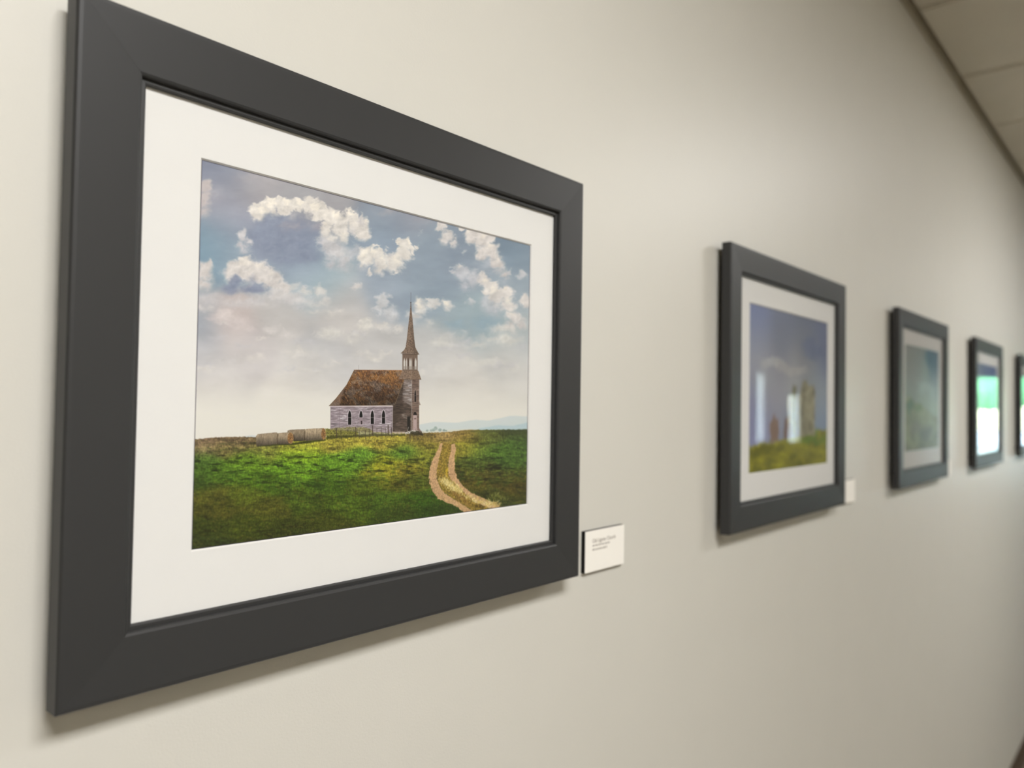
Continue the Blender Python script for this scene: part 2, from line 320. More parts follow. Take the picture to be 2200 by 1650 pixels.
    bale([(330,300),(350,288),(470,278),(500,300)],[(505,400),(475,412),(335,415),(325,350)],(478,345,34,64),.95)
    c.line([z6(335,300),z6(328,350),z6(335,412)],1.5,(60,46,30),.8); c.line([z6(640,262),z6(634,320),z6(640,370)],1.3,(60,46,30),.8)
    c.line([z6(515,310),z6(520,375)],2.0,(66,50,34),.7)
    for xx in (150,205,260,385,420,560,600,700,745,790): c.line([z6(xx,300 if xx<430 else 252),z6(xx-4,400 if xx<430 else 350)],.6,(104,88,66),.5)
    # --- hedge and grass behind the fence ---
    hed=lambda X_,Y_,sl:np.array((112,110,46),np.float32)*(1+(N.fbm(X_/1.8,Y_/1.6,4)-.5)*1.8)[...,None]
    c.poly([z6(*p) for p in [(868,238),(930,240),(1100,226),(1230,222),(1240,320),(1100,335),(885,352)]],0,.95,1.6,1.2,hed)
    # --- church ---
    def siding(base,fl,amt=.35,per=1.25,flake=.62,sl_=0.):
        def fn(X_,Y_,sl):
            q=Y_+sl_*(X_-800)
            st=np.sin(q/per*2*np.pi)*.07
            n=N.fbm(X_/9,q/.9,4); n2=N.fbm(X_/14,q/5,4)
            col=np.array(base,np.float32)*(1+st+(n-.5)*amt*2.2)[...,None]
            f=sstep(flake,flake+.12,n2*.55+n*.45)[...,None]*.8
            return col*(1-f)+np.array(fl,np.float32)*f
        return fn
    pz=lambda L_:[z3(*p) for p in L_]
    c.poly(pz([(183,1243),(832,1243),(828,1530),(183,1495)]),0,1,.8,0,siding((148,136,142),(204,200,204),.42,flake=.58))
    c.poly(pz([(828,1240),(945,975),(1030,965),(1030,1500),(960,1520),(828,1527)]),0,1,.8,0,siding((82,70,62),(146,136,128),.6,flake=.60))
    c.poly(pz([(946,965),(1030,962),(1028,1250),(930,1180)]),0,.9,1.2,0,siding((128,116,110),(196,192,192),.45,flake=.52))
    c.poly(pz([(828,1235),(940,985),(960,1100),(930,1300),(870,1400),(828,1520)]),(44,34,28),.35,6)
    c.poly(pz([(1030,962),(1108,962),(1105,1500),(1030,1495)]),0,1,.8,0,siding((112,94,84),(160,148,140),.5,flake=.64))
    c.line(pz([(1030,965),(1028,1490)]),.9,(178,168,160),.8)
    c.line(pz([(1105,965),(1105,1490)]),.8,(150,138,128),.7)
    c.line(pz([(830,1245),(828,1520)]),.9,(196,188,190),.9)
    c.line(pz([(183,1245),(183,1485)]),.8,(128,112,118),.9)
    c.line(pz([(277,1255),(275,1480)]),1.,(122,108,116),.7)
    # roof
    def roof(X_,Y_,sl):
        ux=(X_*.36+Y_*.93); uy=(X_*.93-Y_*.36)
        a=N.fbm(uy/1.6,ux/7,4); b=N.fbm(X_/22,Y_/7,4); d=N.fbm(uy/1.1,ux/2.6,3)
        ty=np.clip((Y_-798)/77,0,1)
        o=sstep(.40,.62,b*.5+a*.5-.06*ty+.03)[...,None]
        g_=sstep(.5,.66,N.fbm(X_/12+50,Y_/9,4))[...,None]*(.35+.2*ty[...,None])
        col=np.array((88,62,44),np.float32)*(1-o)+np.array((138,98,58),np.float32)*o
        col=col*(1-g_)+np.array((138,132,128),np.float32)*g_
        col=col*(1+(d-.5)*.8-(ty-.15)*.5)[...,None]
        col=col+(sstep(.68,.8,d)*24)[...,None]
        return col
    c.poly(pz([(430,864),(928,868),(950,975),(850,1232),(168,1242),(240,1165),(352,1020)]),0,1,.8,0,roof)
    c.poly(pz([(352,1020),(300,1130),(280,1236),(168,1242),(240,1165)]),(140,118,104),.55,2.2)
    c.line(pz([(430,866),(928,870)]),1.0,(150,104,70),.8)
    c.line(pz([(430,866),(352,1020),(240,1165),(168,1242)]),.8,(98,80,62),.8)
    c.line(pz([(945,975),(852,1228)]),1.0,(128,112,84),.8)
    c.line(pz([(178,1247),(832,1245)]),1.5,(206,196,198),.95); c.line(pz([(168,1240),(850,1236)]),1.0,(86,66,48),.8)
    c.line(pz([(285,1254),(828,1256)]),.8,(104,88,88),.6)
    c.line(pz([(690,925),(660,980)]),.8,(190,184,176),.6)
    # skirt roof, belfry, spire
    c.poly(pz([(890,960),(928,872),(1096,872),(1128,964),(1030,968)]),0,1,.8,0,lambda X_,Y_,sl:np.array((128,108,92),np.float32)*(1+(N.fbm(X_/1.2,Y_/1.0,3)-.5)*1.0)[...,None])
    c.line(pz([(890,964),(1030,968),(1128,964)]),.9,(70,56,46),.8); c.line(pz([(1028,875),(1030,965)]),.8,(160,146,130),.6)
    c.poly(pz([(1030,872),(1096,872),(1128,964),(1030,968)]),(92,74,60),.25,1)
    c.poly(pz([(932,695),(1090,700),(1090,876),(932,872)]),(110,92,80),1,.8)
    for x0,x1 in [(943,962),(970,982),(1003,1020),(1024,1032),(1060,1080)]:
        xm=(x0+x1)/2; c.poly(pz([(x0,860),(x0,775),(xm,735),(x1,775),(x1,860)]),(206,204,198),.95,.7)
    for x0,x1 in [(986,999),(1038,1052)]:
        xm=(x0+x1)/2; c.poly(pz([(x0,860),(x0,775),(xm,735),(x1,775),(x1,860)]),(66,50,42),.9,.7)
    c.poly(pz([(938,825),(1088,828),(1088,864),(938,862)]),(140,130,122),.55,.7)
    for x in (934,966,986,1001,1022,1036,1056,1088): c.line(pz([(x,715),(x,868)]),.7,(128,112,98),.8)
    c.line(pz([(932,700),(1090,704)]),1.0,(70,56,46),.9)
    c.poly(pz([(916,688),(950,655),(966,625),(978,540),(990,430),(1003,320),(1012,240),(1017,165),(1023,165),(1028,240),(1036,320),(1046,430),(1055,540),(1066,625),(1082,660),(1106,700),(1030,694)]),0,1,.7,0,lambda X_,Y_,sl:np.array((112,95,82),np.float32)*(1+(N.fbm(X_/.9,Y_/1.1,3)-.5)*1.2)[...,None]*(1.08-.2*np.clip((X_-890)/8,0,1))[...,None])
    c.line(pz([(916,690),(1030,697),(1106,702)]),.9,(86,70,58),.9)
    c.line(pz([(1020,170),(1021,55)]),.6,(86,82,84),.9); c.poly(pz([(1013,158),(1020,150),(1027,158),(1020,168)]),(70,62,60),1,.7)
    c.line(pz([(1022,240),(1020,160)]),1.1,(82,70,64),1); c.line(pz([(1013,340),(1008,320)]),1.2,(60,48,40),.7)
    c.line(pz([(475,862),(474,815)]),.5,(120,116,116),.8)
    # openings
    def lancet(x,w,t,b,col=(14,12,12),o=1): 
        c.poly(pz([(x-w,b),(x-w,t+48),(x-w*.6,t+18),(x,t),(x+w*.6,t+18),(x+w,t+48),(x+w,b)]),col,o,.7)
    for x,t,b in [(382,1290,1440),(500,1290,1363),(618,1288,1432),(735,1286,1428)]:
        lancet(x,23,t-12,b+4,(204,196,202),.75); lancet(x,16.5,t,b)
        if x!=500: c.line(pz([(x-17,1366),(x+17,1366)]),.8,(170,160,160),.9)
    c.poly(pz([(482,1365),(518,1365),(516,1440),(482,1440)]),(150,134,140),.9,.8); c.poly(pz([(498,1400),(512,1398),(512,1435),(500,1436)]),(40,32,34),.9,.8)
    c.line(pz([(482,1440),(518,1440)]),1,(210,202,206),.8)
    lancet(1066,14,1055,1206,(150,134,124),.7); lancet(1066,9,1072,1200,(24,18,18)); c.line(pz([(1056,1135),(1076,1135)]),.6,(140,128,120),.9)
    lancet(1063,24,1290,1500,(140,122,112),.8); lancet(1063,19,1302,1500,(176,156,152),1); c.poly(pz([(1045,1338),(1045,1330),(1052,1310),(1063,1300),(1076,1312),(1082,1330),(1082,1338)]),(22,16,14),1,.7)
    c.poly(pz([(1052,1370),(1074,1366),(1076,1382),(1054,1384)]),(100,80,76),.8,.7)
    c.poly(pz([(980,1356),(1012,1354),(1012,1500),(980,1502)]),(26,24,20),.95,.8)
    c.line(pz([(980,1356),(980,1500)]),.6,(120,106,96),.7)
    c.poly(pz([(1108,1195),(1122,1232),(1030,1236),(1030,1225),(1100,1225)]),(130,114,102),.8,.8)
    c.poly(pz([(1103,1470),(1150,1540),(1100,1545),(1095,1490)]),(112,92,84),.85,1)
    c.line(pz([(1035,1430),(1100,1432)]),.6,(170,150,146),.8); c.line(pz([(1035,1450),(1100,1500)]),.6,(150,120,116),.7)
    c.poly(pz([(825,1512),(960,1512),(960,1534),(825,1538)]),(196,178,162),.85,1)
    # fence
    c.poly(pz([(183,1478),(450,1462),(600,1480),(630,1515),(830,1525),(960,1532),(960,1552),(620,1562),(440,1575),(150,1592)]),0,.62,2.4,1.8,hed)
    c.poly(pz([(140,1560),(450,1550),(640,1532),(830,1538),(960,1538),(960,1556),(620,1560),(440,1572),(150,1592)]),(40,42,16),.6,2.6,1.5)
    for y in (1488,1512,1538): c.line(pz([(140,y+8),(450,y),(800,y-26)]),.6,(150,140,120),.7)
    for x,w,t in [(243,1.6,1478),(290,.9,1495),(445,1.6,1468),(480,.8,1490),(545,.9,1490),(590,.8,1490),(620,1.7,1452),(665,.7,1475),(710,.8,1465),(755,.7,1470),(783,1.9,1444),(818,1.2,1470)]:
        c.line(pz([(x,t),(x+3,t+98)]),w,(66,52,44),.9)
    # broken wagon
    for k in range(46):
        x=R.uniform(965,1150); y=R.uniform(1500,1560); c.line(pz([(x,y),(x+R.uniform(-26,26),y+R.uniform(-26,18))]),.8,(50,40,34) if R.rand()<.7 else (128,116,104),.75)
    c.poly(pz([(1010,1510),(1090,1505),(1150,1530),(1140,1550),(1010,1545)]),(44,40,22),.8,2,1.5)
    c.line(pz([(975,1540),(995,1465)]),1.5,(158,148,140),.8)
    for x in (978,1000,1014,1050,1085): c.line(pz([(x,1535),(x+2,1602)]),.8,(54,46,36),.8)
    c.line(pz([(1095,1550),(1120,1570),(1138,1600)]),.7,(60,50,40),.8); c.line(pz([(975,1600),(1020,1602)]),.7,(60,54,40),.7)
    C=np.clip(c.C,0,255)
    C[:1]=C[-2:]=(52,44,66); C[:,:2]=C[:,-2:]=(52,44,66)
    return C

def blur_paint(kind,W=320,H=240):
    q=[(0,0),(100,0),(100,75),(0,75)]; c=Canvas(W,H,q,20+kind); X,Y,N=c.X,c.Y,c.N
    w1=(N.fbm(X/12,Y/9,4)-.5)*12; w2=(N.fbm(X/12+9,Y/9,4)-.5)*12; tex=N.fbm(X/6,Y/5,4)
    def b(x,y,rx,ry,col,op=1,e=.5): c.puff([(x,y,rx,ry)],col,op,e,w1,w2,tex,14)
    if kind==2:
        c.field([(10,5,(118,130,168)),(40,5,(108,116,140)),(70,5,(100,110,134)),(95,5,(104,112,140)),(10,22,(150,154,166)),(35,20,(116,120,136)),(70,18,(122,122,130)),(95,16,(98,108,140)),(20,35,(158,160,164)),(50,33,(160,162,162)),(80,30,(140,148,154)),(95,40,(150,160,170)),(10,48,(130,134,168)),(35,46,(152,152,166)),(10,60,(140,144,180)),(95,55,(128,146,172)),(50,55,(120,132,160))],14)
        b(80,16,22,6,(96,106,136),.8); b(25,26,20,4,(172,174,176),.7); b(50,28,26,4,(164,162,162),.7)
        c.poly([(0,63),(30,61.5),(60,60),(100,57),(100,76),(0,76)],(0,0,0),1,2,1,lambda X_,Y_,sl:np.array((124,122,30),np.float32)*(1+(N.fbm(X_/9,Y_/3,4)-.5)*.9)[...,None])
        b(80,62,26,3,(92,120,44),.8); b(15,66,20,3,(92,92,10),.7); b(60,67,30,3,(132,130,52),.6)
        c.poly([(59,60.5),(59,41),(62,38),(64,33),(70,31),(73,34),(80,34.5),(82,37),(82,60)],(0,0,0),1,1.5,1,lambda X_,Y_,sl:np.array((134,130,108),np.float32)*(1+(N.fbm(X_/4,Y_/4,4)-.5)*.7)[...,None])
        c.poly([(50,60),(50,38),(53,34),(56,35),(57,60)],(110,112,90),1,2,1)
        c.poly([(24,62),(24,54),(28,49),(33,53),(34,62)],(130,108,96),1,2,1); c.poly([(40,61),(41,52),(48,50),(50,60)],(118,94,84),1,2,1)
    elif kind==3:
        c.field([(10,8,(120,124,118)),(40,8,(120,128,124)),(80,6,(60,96,112)),(95,10,(56,88,108)),(20,25,(124,130,126)),(60,22,(126,144,138)),(95,25,(110,130,134)),(50,38,(138,154,150)),(90,38,(136,156,154)),(10,38,(120,136,130)),(10,50,(104,116,96)),(50,50,(124,134,100)),(90,50,(140,150,112)),(20,66,(98,94,80)),(60,68,(92,90,74)),(95,66,(116,120,84))],14)
        b(75,6,24,5,(50,90,110),.8); b(60,30,34,5,(150,166,162),.7)
        c.poly([(0,75),(0,38),(12,36),(28,41),(45,42),(62,46),(80,50),(101,52),(101,76)],(0,0,0),.85,3,1,lambda X_,Y_,sl:np.array((110,116,86),np.float32)*(1+(N.fbm(X_/8,Y_/5,4)-.5)*.8)[...,None])
        b(14,44,12,6,(66,96,72),.9); b(40,45,16,4,(92,118,74),.8); b(60,64,26,6,(84,82,70),.7); b(30,60,22,5,(104,100,88),.6)
    else:
        c.field([(10,5,(110,128,160)),(50,5,(96,116,160)),(90,5,(70,94,150)),(20,22,(100,112,130)),(60,20,(84,100,136)),(95,22,(74,92,140)),(20,38,(120,130,140)),(80,38,(110,124,146)),(50,50,(80,96,70)),(20,62,(70,84,44)),(80,62,(76,90,40))],14)
        b(55,12,34,6,(88,104,146),.7); b(30,30,26,5,(150,156,164),.6)
        c.poly([(0,48),(50,45),(100,47),(100,76),(0,76)],(0,0,0),1,2,1,lambda X_,Y_,sl:np.array((74,92,44),np.float32)*(1+(N.fbm(X_/9,Y_/3,4)-.5)*.9)[...,None])
    return np.clip(c.C,0,255)

# ---------------------------------------------------------------- helpers
def lin(c):
    c = c / 255.0
    return c / 12.92 if c <= .04045 else ((c + .055) / 1.055) ** 2.4
def rgb(r, g, b): return (lin(r), lin(g), lin(b), 1)
def mat(name, color, rough=.5, spec=.5, bump=None, emit=None):
    m = bpy.data.materials.new(name); m.use_nodes = True; n = m.node_tree.nodes; l = m.node_tree.links
    p = n['Principled BSDF']; p.inputs['Base Color'].default_value = color; p.inputs['Roughness'].default_value = rough
    p.inputs['Specular IOR Level'].default_value = spec
    if emit: p.inputs['Emission Color'].default_value = emit[0]; p.inputs['Emission Strength'].default_value = emit[1]
    tc = n.new('ShaderNodeTexCoord')
    if bump:
        scale, strength, dist, vary = bump
        t = n.new('ShaderNodeTexNoise'); t.inputs['Scale'].default_value = scale; t.inputs['Detail'].default_value = 4
        l.new(tc.outputs['Object'], t.inputs['Vector'])
        b = n.new('ShaderNodeBump'); b.inputs['Strength'].default_value = strength; b.inputs['Distance'].default_value = dist
        l.new(t.outputs['Fac'], b.inputs['Height']); l.new(b.outputs['Normal'], p.inputs['Normal'])
        if vary:
            t2 = n.new('ShaderNodeTexNoise'); t2.inputs['Scale'].default_value = scale * .02; l.new(tc.outputs['Object'], t2.inputs['Vector'])
            r = n.new('ShaderNodeValToRGB'); r.color_ramp.elements[0].color = tuple(x * (1 - vary) for x in color[:3]) + (1,)
            r.color_ramp.elements[1].color = tuple(min(1, x * (1 + vary)) for x in color[:3]) + (1,)
            l.new(t2.outputs['Fac'], r.inputs['Fac']); l.new(r.outputs['Color'], p.inputs['Base Color'])
    return m
def tag(o, label=None, cat=None, group=None, kind=None):
    if label: o['label'] = label
    if cat: o['category'] = cat
    if group: o['group'] = group
    if kind: o['kind'] = kind
    return o
def obj(name, bm, m, parent=None, smooth=False):
    bmesh.ops.recalc_face_normals(bm, faces=bm.faces)
    me = bpy.data.meshes.new(name); bm.to_mesh(me); bm.free()
    for x in (m if isinstance(m, list) else [m]): me.materials.append(x)
    if smooth:
        for p in me.polygons: p.use_smooth = True
    o = bpy.data.objects.new(name, me); col.objects.link(o)
    if parent: o.parent = parent
    return o
def box(bm, x0, x1, y0, y1, z0, z1, mi=0):
    vs = [bm.verts.new(p) for p in ((x0,y0,z0),(x1,y0,z0),(x1,y1,z0),(x0,y1,z0),(x0,y0,z1),(x1,y0,z1),(x1,y1,z1),(x0,y1,z1))]
    for f in ((0,3,2,1),(4,5,6,7),(0,1,5,4),(1,2,6,5),(2,3,7,6),(3,0,4,7)):
        bm.faces.new([vs[i] for i in f]).material_index = mi
def empty(name, loc, parent=None):
    o = bpy.data.objects.new(name, None); o.empty_display_size = .05; o.location = loc; col.objects.link(o)
    if parent: o.parent = parent
    return o
def one_box(name, m, parent, *b):
    bm = bmesh.new(); box(bm, *b); return obj(name, bm, m, parent)

# ---------------------------------------------------------------- materials
M_wall = mat('eggshell wall paint', rgb(214, 211, 202), .42, .35, (420, .22, .0006, .02))
M_plain = mat('corridor wall paint', rgb(178, 172, 158), .6, .3, (300, .2, .0006, .02))
M_tile = mat('mineral fibre ceiling tile', rgb(218, 212, 198), .9, .1, (260, .5, .001, .05))
M_grid = mat('ceiling grid metal', rgb(172, 164, 145), .6, .3)
M_floor = mat('brown grey carpet', rgb(128, 118, 104), .95, .1, (700, .8, .003, .3))
M_base = mat('dark brown cove base', rgb(84, 68, 54), .5, .4, (200, .1, .0005, .05))
M_frame = mat('charcoal satin lacquer', rgb(52, 52, 52), .45, .35, (900, .04, .0002, .02))
M_lip = mat('charcoal frame lip lacquer', rgb(66, 67, 70), .3, .5, (900, .04, .0002, .02))
M_dark = mat('black backing', rgb(26, 26, 27), .7, .2)
M_paper = mat('warm white mat board', rgb(228, 227, 224), .8, .15, (1500, .08, .0002, .008))
M_grey_paper = mat('grey white mat board', rgb(194, 190, 184), .8, .15, (1500, .08, .0002, .008))
M_core = mat('white mat core', rgb(226, 224, 220), .8, .1)
M_card = mat('cream white card', rgb(250, 246, 238), .7, .2)
M_board = mat('black foam board', rgb(22, 21, 20), .7, .2)
M_ink = mat('grey printing ink', rgb(120, 110, 98), .8, .1)
M_metal = mat('white enamelled metal', rgb(225, 223, 215), .4, .5)
M_concrete = mat('sunlit concrete', rgb(215, 212, 205), .9, .1, (30, .3, .01, .1))
M_leaf = mat('leafy green', rgb(120, 186, 128), .8, .2, (14, .5, .02, .3))
M_bark = mat('grey brown bark', rgb(98, 82, 66), .9, .1, (20, .6, .02, .2))
M_lamp = mat('lit lamp diffuser', rgb(250, 246, 235), .5, .2, None, ((1, .97, .92, 1), 1.0))

def glass_mat(name, ior, tint=(1, 1, 1, 1)):
    m = bpy.data.materials.new(name); m.use_nodes = True; n = m.node_tree.nodes; l = m.node_tree.links; n.clear()
    o = n.new('ShaderNodeOutputMaterial'); mx = n.new('ShaderNodeMixShader'); t = n.new('ShaderNodeBsdfTransparent'); g = n.new('ShaderNodeBsdfGlossy'); f = n.new('ShaderNodeFresnel')
    t.inputs['Color'].default_value = tint; g.inputs['Roughness'].default_value = .01; f.inputs['IOR'].default_value = ior
    ge = n.new('ShaderNodeNewGeometry'); sb = n.new('ShaderNodeMath'); sb.operation = 'SUBTRACT'; sb.use_clamp = True; l.new(f.outputs[0], sb.inputs[0]); l.new(ge.outputs['Backfacing'], sb.inputs[1]); l.new(sb.outputs[0], mx.inputs[0]); l.new(t.outputs[0], mx.inputs[1]); l.new(g.outputs[0], mx.inputs[2]); l.new(mx.outputs[0], o.inputs[0])
    return m
M_glazing = glass_mat('picture glass', 1.42)
M_pane = glass_mat('window glass', 1.45, (.93, .97, .94, 1))

def picture_mat(name, C):
    H, W = C.shape[:2]
    im = bpy.data.images.new(name, W, H, alpha=False)
    a = np.ones((H, W, 4), np.float32); a[..., :3] = C[::-1] / 255.0
    im.pixels.foreach_set(a.ravel()); im.update(); im.pack()
    m = bpy.data.materials.new(name); m.use_nodes = True; n = m.node_tree.nodes; l = m.node_tree.links; p = n['Principled BSDF']
    t = n.new('ShaderNodeTexImage'); t.image = im; t.interpolation = 'Cubic'; t.extension = 'EXTEND'
    l.new(t.outputs['Color'], p.inputs['Base Color']); p.inputs['Roughness'].default_value = .6; p.inputs['Specular IOR Level'].default_value = .2
    return m

# ---------------------------------------------------------------- corridor shell
def struct(o): return tag(o, kind='structure')
struct(one_box('wall_left', M_wall, None, X_NEAR, X_FAR, 0, .12, 0, CEIL_Z + .1))
struct(one_box('floor', M_floor, None, X_NEAR - .12, X_FAR + .12, HALL_Y - .12, .12, -.1, 0))
struct(one_box('wall_back', M_plain, None, X_NEAR - .12, X_NEAR, HALL_Y, 0, 0, CEIL_Z + .1))

def holed_wall(name, axis, a0, a1, z1, openings, p0, p1):
    """a wall slab along x or y with rectangular openings (a, b, zlow, zhigh)"""
    bm = bmesh.new(); ops = sorted(openings); cur = a0
    def add(u0, u1, w0, w1):
        if u1 - u0 < 1e-5 or w1 - w0 < 1e-5: return
        if axis == 'x': box(bm, u0, u1, p0, p1, w0, w1)
        else: box(bm, p0, p1, u0, u1, w0, w1)
    for (u0, u1, w0, w1) in ops:
        add(cur, u0, 0, z1); add(u0, u1, 0, w0); add(u0, u1, w1, z1); cur = u1
    add(cur, a1, 0, z1)
    return struct(obj(name, bm, M_plain))
# end window and two narrow windows of the opposite wall; all three show up in the picture glass
END_WIN = (-2.18, -.98, .72, 2.36)
SIDE_WINS = [(6.70, 6.93, 1.42, 2.12), (7.46, 7.80, 1.40, 1.93)]
holed_wall('wall_far', 'y', HALL_Y, 0, CEIL_Z + .1, [END_WIN], X_FAR, X_FAR + .12)
holed_wall('wall_right', 'x', X_NEAR, X_FAR, CEIL_Z + .1, SIDE_WINS, HALL_Y - .12, HALL_Y)

def window(idx, axis, a0, a1, z0, z1, p, mull=0):
    """frame, glass pane and glazing bars in an opening; p is the middle plane of the wall"""
    w = empty('window_%d' % idx, (0, 0, 0)); struct(w)
    t = .035
    def B(bm, u0, u1, w0, w1, d):
        if axis == 'x': box(bm, u0, u1, p - d, p + d, w0, w1)
        else: box(bm, p - d, p + d, u0, u1, w0, w1)
    bm = bmesh.new(); B(bm, a0, a0 + t, z0, z1, .045); B(bm, a1 - t, a1, z0, z1, .045); B(bm, a0 + t, a1 - t, z0, z0 + t, .045); B(bm, a0 + t, a1 - t, z1 - t, z1, .045)
    obj('window_frame', bm, M_metal, w)
    bm = bmesh.new(); B(bm, a0 + t, a1 - t, z0 + t, z1 - t, .003); obj('pane', bm, M_pane, w)
window(1, 'y', *END_WIN, X_FAR + .06)
for i, s in enumerate(SIDE_WINS): window(i + 2, 'x', *s, HALL_Y - .06)

# suspended ceiling: lay-in tiles drop a little below a recessed grid
T = .61; X_T = 3.10; GAP = .011
bm = bmesh.new()
cells = []
k0 = int(math.floor((X_NEAR - X_T) / T))
lamp_cells = set()
for lx, pw in LAMPS:
    lamp_cells.update((int(round((lx - X_T) / T)) - 1, int(round((lx - X_T) / T))))
rows = [(-.012 - T * j - T, -.012 - T * j) for j in range(4)]
k = k0
while X_T + k * T < X_FAR:
    x0 = max(X_NEAR, X_T + k * T); x1 = min(X_FAR, X_T + (k + 1) * T)
    for j, (ya, yb) in enumerate(rows):
        ya = max(ya, HALL_Y + .012)
        if yb - ya < .05: continue
        if j == LAMP_ROW and k in lamp_cells: continue
        g = GAP; b = .006
        vs_lo = [bm.verts.new(p) for p in ((x0+g+b,ya+g+b,CEIL_Z),(x1-g-b,ya+g+b,CEIL_Z),(x1-g-b,yb-g-b,CEIL_Z),(x0+g+b,yb-g-b,CEIL_Z))]
        vs_hi = [bm.verts.new(p) for p in ((x0+g,ya+g,CEIL_Z+.014),(x1-g,ya+g,CEIL_Z+.014),(x1-g,yb-g,CEIL_Z+.014),(x0+g,yb-g,CEIL_Z+.014))]
        bm.faces.new(vs_lo); bm.faces.new(vs_hi[::-1])
        for i in range(4): bm.faces.new((vs_lo[i], vs_lo[(i+1)%4], vs_hi[(i+1)%4], vs_hi[i]))
    k += 1
struct(obj('ceiling', bm, M_tile))
struct(one_box('ceiling_grid', M_grid, None, X_NEAR, X_FAR, HALL_Y, -.0, CEIL_Z + .0145, CEIL_Z + .1))
struct(one_box('trim_1', M_grid, None, X_NEAR, X_FAR, -.0115, -.0005, CEIL_Z - .004, CEIL_Z + .014))

def baseboard(name, prof_y, sgn):
    bm = bmesh.new(); pr = [(0, 0), (.013, 0), (.009, .006), (.0035, .02), (.003, .094), (.0015, .1), (0, .1)]
    A = [bm.verts.new((X_NEAR, prof_y + sgn * a, b)) for a, b in pr]; B = [bm.verts.new((X_FAR, prof_y + sgn * a, b)) for a, b in pr]
    for i in range(len(pr)): bm.faces.new((A[i], A[(i+1) % len(pr)], B[(i+1) % len(pr)], B[i]))
    bm.faces.new(A[::-1]); bm.faces.new(B)
    struct(obj(name, bm, M_base))
baseboard('baseboard_left', 0, -1); baseboard('baseboard_right', HALL_Y, 1)

# ceiling lights: recessed two by four foot troffers, long side along the corridor
for i, (lx, pw) in enumerate(LAMPS):
    kc = int(round((lx - X_T) / T)); x0 = X_T + (kc - 1) * T + .004; x1 = x0 + 2 * T - .008; y0, y1 = rows[LAMP_ROW][0] + .004, rows[LAMP_ROW][1] - .004
    cx, cy = (x0 + x1) / 2, (y0 + y1) / 2
    e = empty('ceiling_light', (cx, cy, CEIL_Z))
    where = ['the one facing the church picture', 'the one before the fourth picture', 'the second from the end window', 'the one nearest the end window'][i]
    tag(e, 'oblong recessed ceiling light with pale diffuser, ' + where, 'ceiling light', 'recessed lights along the corridor ceiling')
    hw = (x1 - x0) / 2; hy = (y1 - y0) / 2
    bm = bmesh.new(); t = .03
    box(bm, -hw, hw, -hy, -hy + t, -.003, .012); box(bm, -hw, hw, hy - t, hy, -.003, .012); box(bm, -hw, -hw + t, -hy + t, hy - t, -.003, .012); box(bm, hw - t, hw, -hy + t, hy - t, -.003, .012)
    obj('frame', bm, M_metal, e)
    one_box('diffuser', M_lamp, e, -hw + t, hw - t, -hy + t, hy - t, .004, .01)
    ld = bpy.data.lights.new('lamp', 'AREA'); ld.shape = 'RECTANGLE'; ld.size = 1.12; ld.size_y = .5; ld.energy = pw; ld.color = (1, .992, .985); ld.spread = math.radians(LAMP_SPREAD)
    lo = bpy.data.objects.new('lamp', ld); col.objects.link(lo); lo.parent = e; lo.location = (0, 0, -.004)

# ---------------------------------------------------------------- outdoors, seen only mirrored in the picture glass
g = one_box('paving', M_concrete, None, X_NEAR - 5, 90, -45, 20, -.3, -.12); tag(g, kind='structure')
def tree(x, y, hh, rad, seed, label):
    r = np.random.RandomState(seed); e = empty('tree', (x, y, -.12))
    bm = bmesh.new(); bmesh.ops.create_cone(bm, cap_ends=True, segments=10, radius1=.22, radius2=.12, depth=hh * .5, matrix=Matrix.Translation((0, 0, hh * .25))); obj('trunk', bm, M_bark, e)
    bm = bmesh.new()
    for _ in range(26):
        a = r.rand() * 6.28; d = r.rand() ** .5 * rad * .7; z = hh * (.46 + .45 * r.rand()); s = rad * (.33 + .17 * r.rand())
        bmesh.ops.create_icosphere(bm, subdivisions=3, radius=s, matrix=Matrix.Translation((d * math.cos(a), d * math.sin(a), z)))
    for q in bm.verts: q.co += Vector(r.randn(3)) * .07
    obj('foliage', bm, M_leaf, e); tag(e, label, 'tree', 'trees outside the corridor windows')
tree(44, -7.4, 8.5, 4.6, 1, 'green tree outside the end window, middle one of three')
tree(46, 1.8, 8, 3.6, 2, 'green tree outside the end window, nearest the picture wall side')
tree(45, -27.0, 9, 3.8, 3, 'green tree outside the end window, farthest from the picture wall side')

# ---------------------------------------------------------------- framed pictures
FW, FH, FD = 1.048 * U, .872 * U, .018          # outer width, height and depth of a frame
FRONT_Y = -.052 * U                               # front plane of every frame
PROFILE = [(0, 0), (0, .0158), (.0014, .018), (.004, .0182), (.0438, .0168), (.0455, .0160), (.0462, .0148), (.0464, .0122), (.0492, .0124), (.0502, .0120), (.0506, .0108), (.0506, .0095), (.040, .0095), (.040, .002), (.012, 0)]
def rail(side, parent):
    """one mitred moulding; local frame: x right, z up, y = 0 at the back of the frame and negative towards the room"""
    bm = bmesh.new(); W2, H2 = FW / 2, FH / 2; gp = .00006; A = []; B = []
    for w, d in PROFILE:
        if side == 'bottom': a, b = (-W2 + w + gp, -d, -H2 + w), (W2 - w - gp, -d, -H2 + w)
        elif side == 'top': a, b = (-W2 + w + gp, -d, H2 - w), (W2 - w - gp, -d, H2 - w)
        elif side == 'left': a, b = (-W2 + w, -d, -H2 + w + gp), (-W2 + w, -d, H2 - w - gp)
        else: a, b = (W2 - w, -d, -H2 + w + gp), (W2 - w, -d, H2 - w - gp)
        A.append(bm.verts.new(a)); B.append(bm.verts.new(b))
    n = len(PROFILE)
    for i in range(n): bm.faces.new((A[i], A[(i + 1) % n], B[(i + 1) % n], B[i]))
    bm.faces.new(A[::-1]); bm.faces.new(B)
    return obj('frame_rail', bm, M_frame, parent)
MAT_Y = -.0086            # mat front, inside the frame
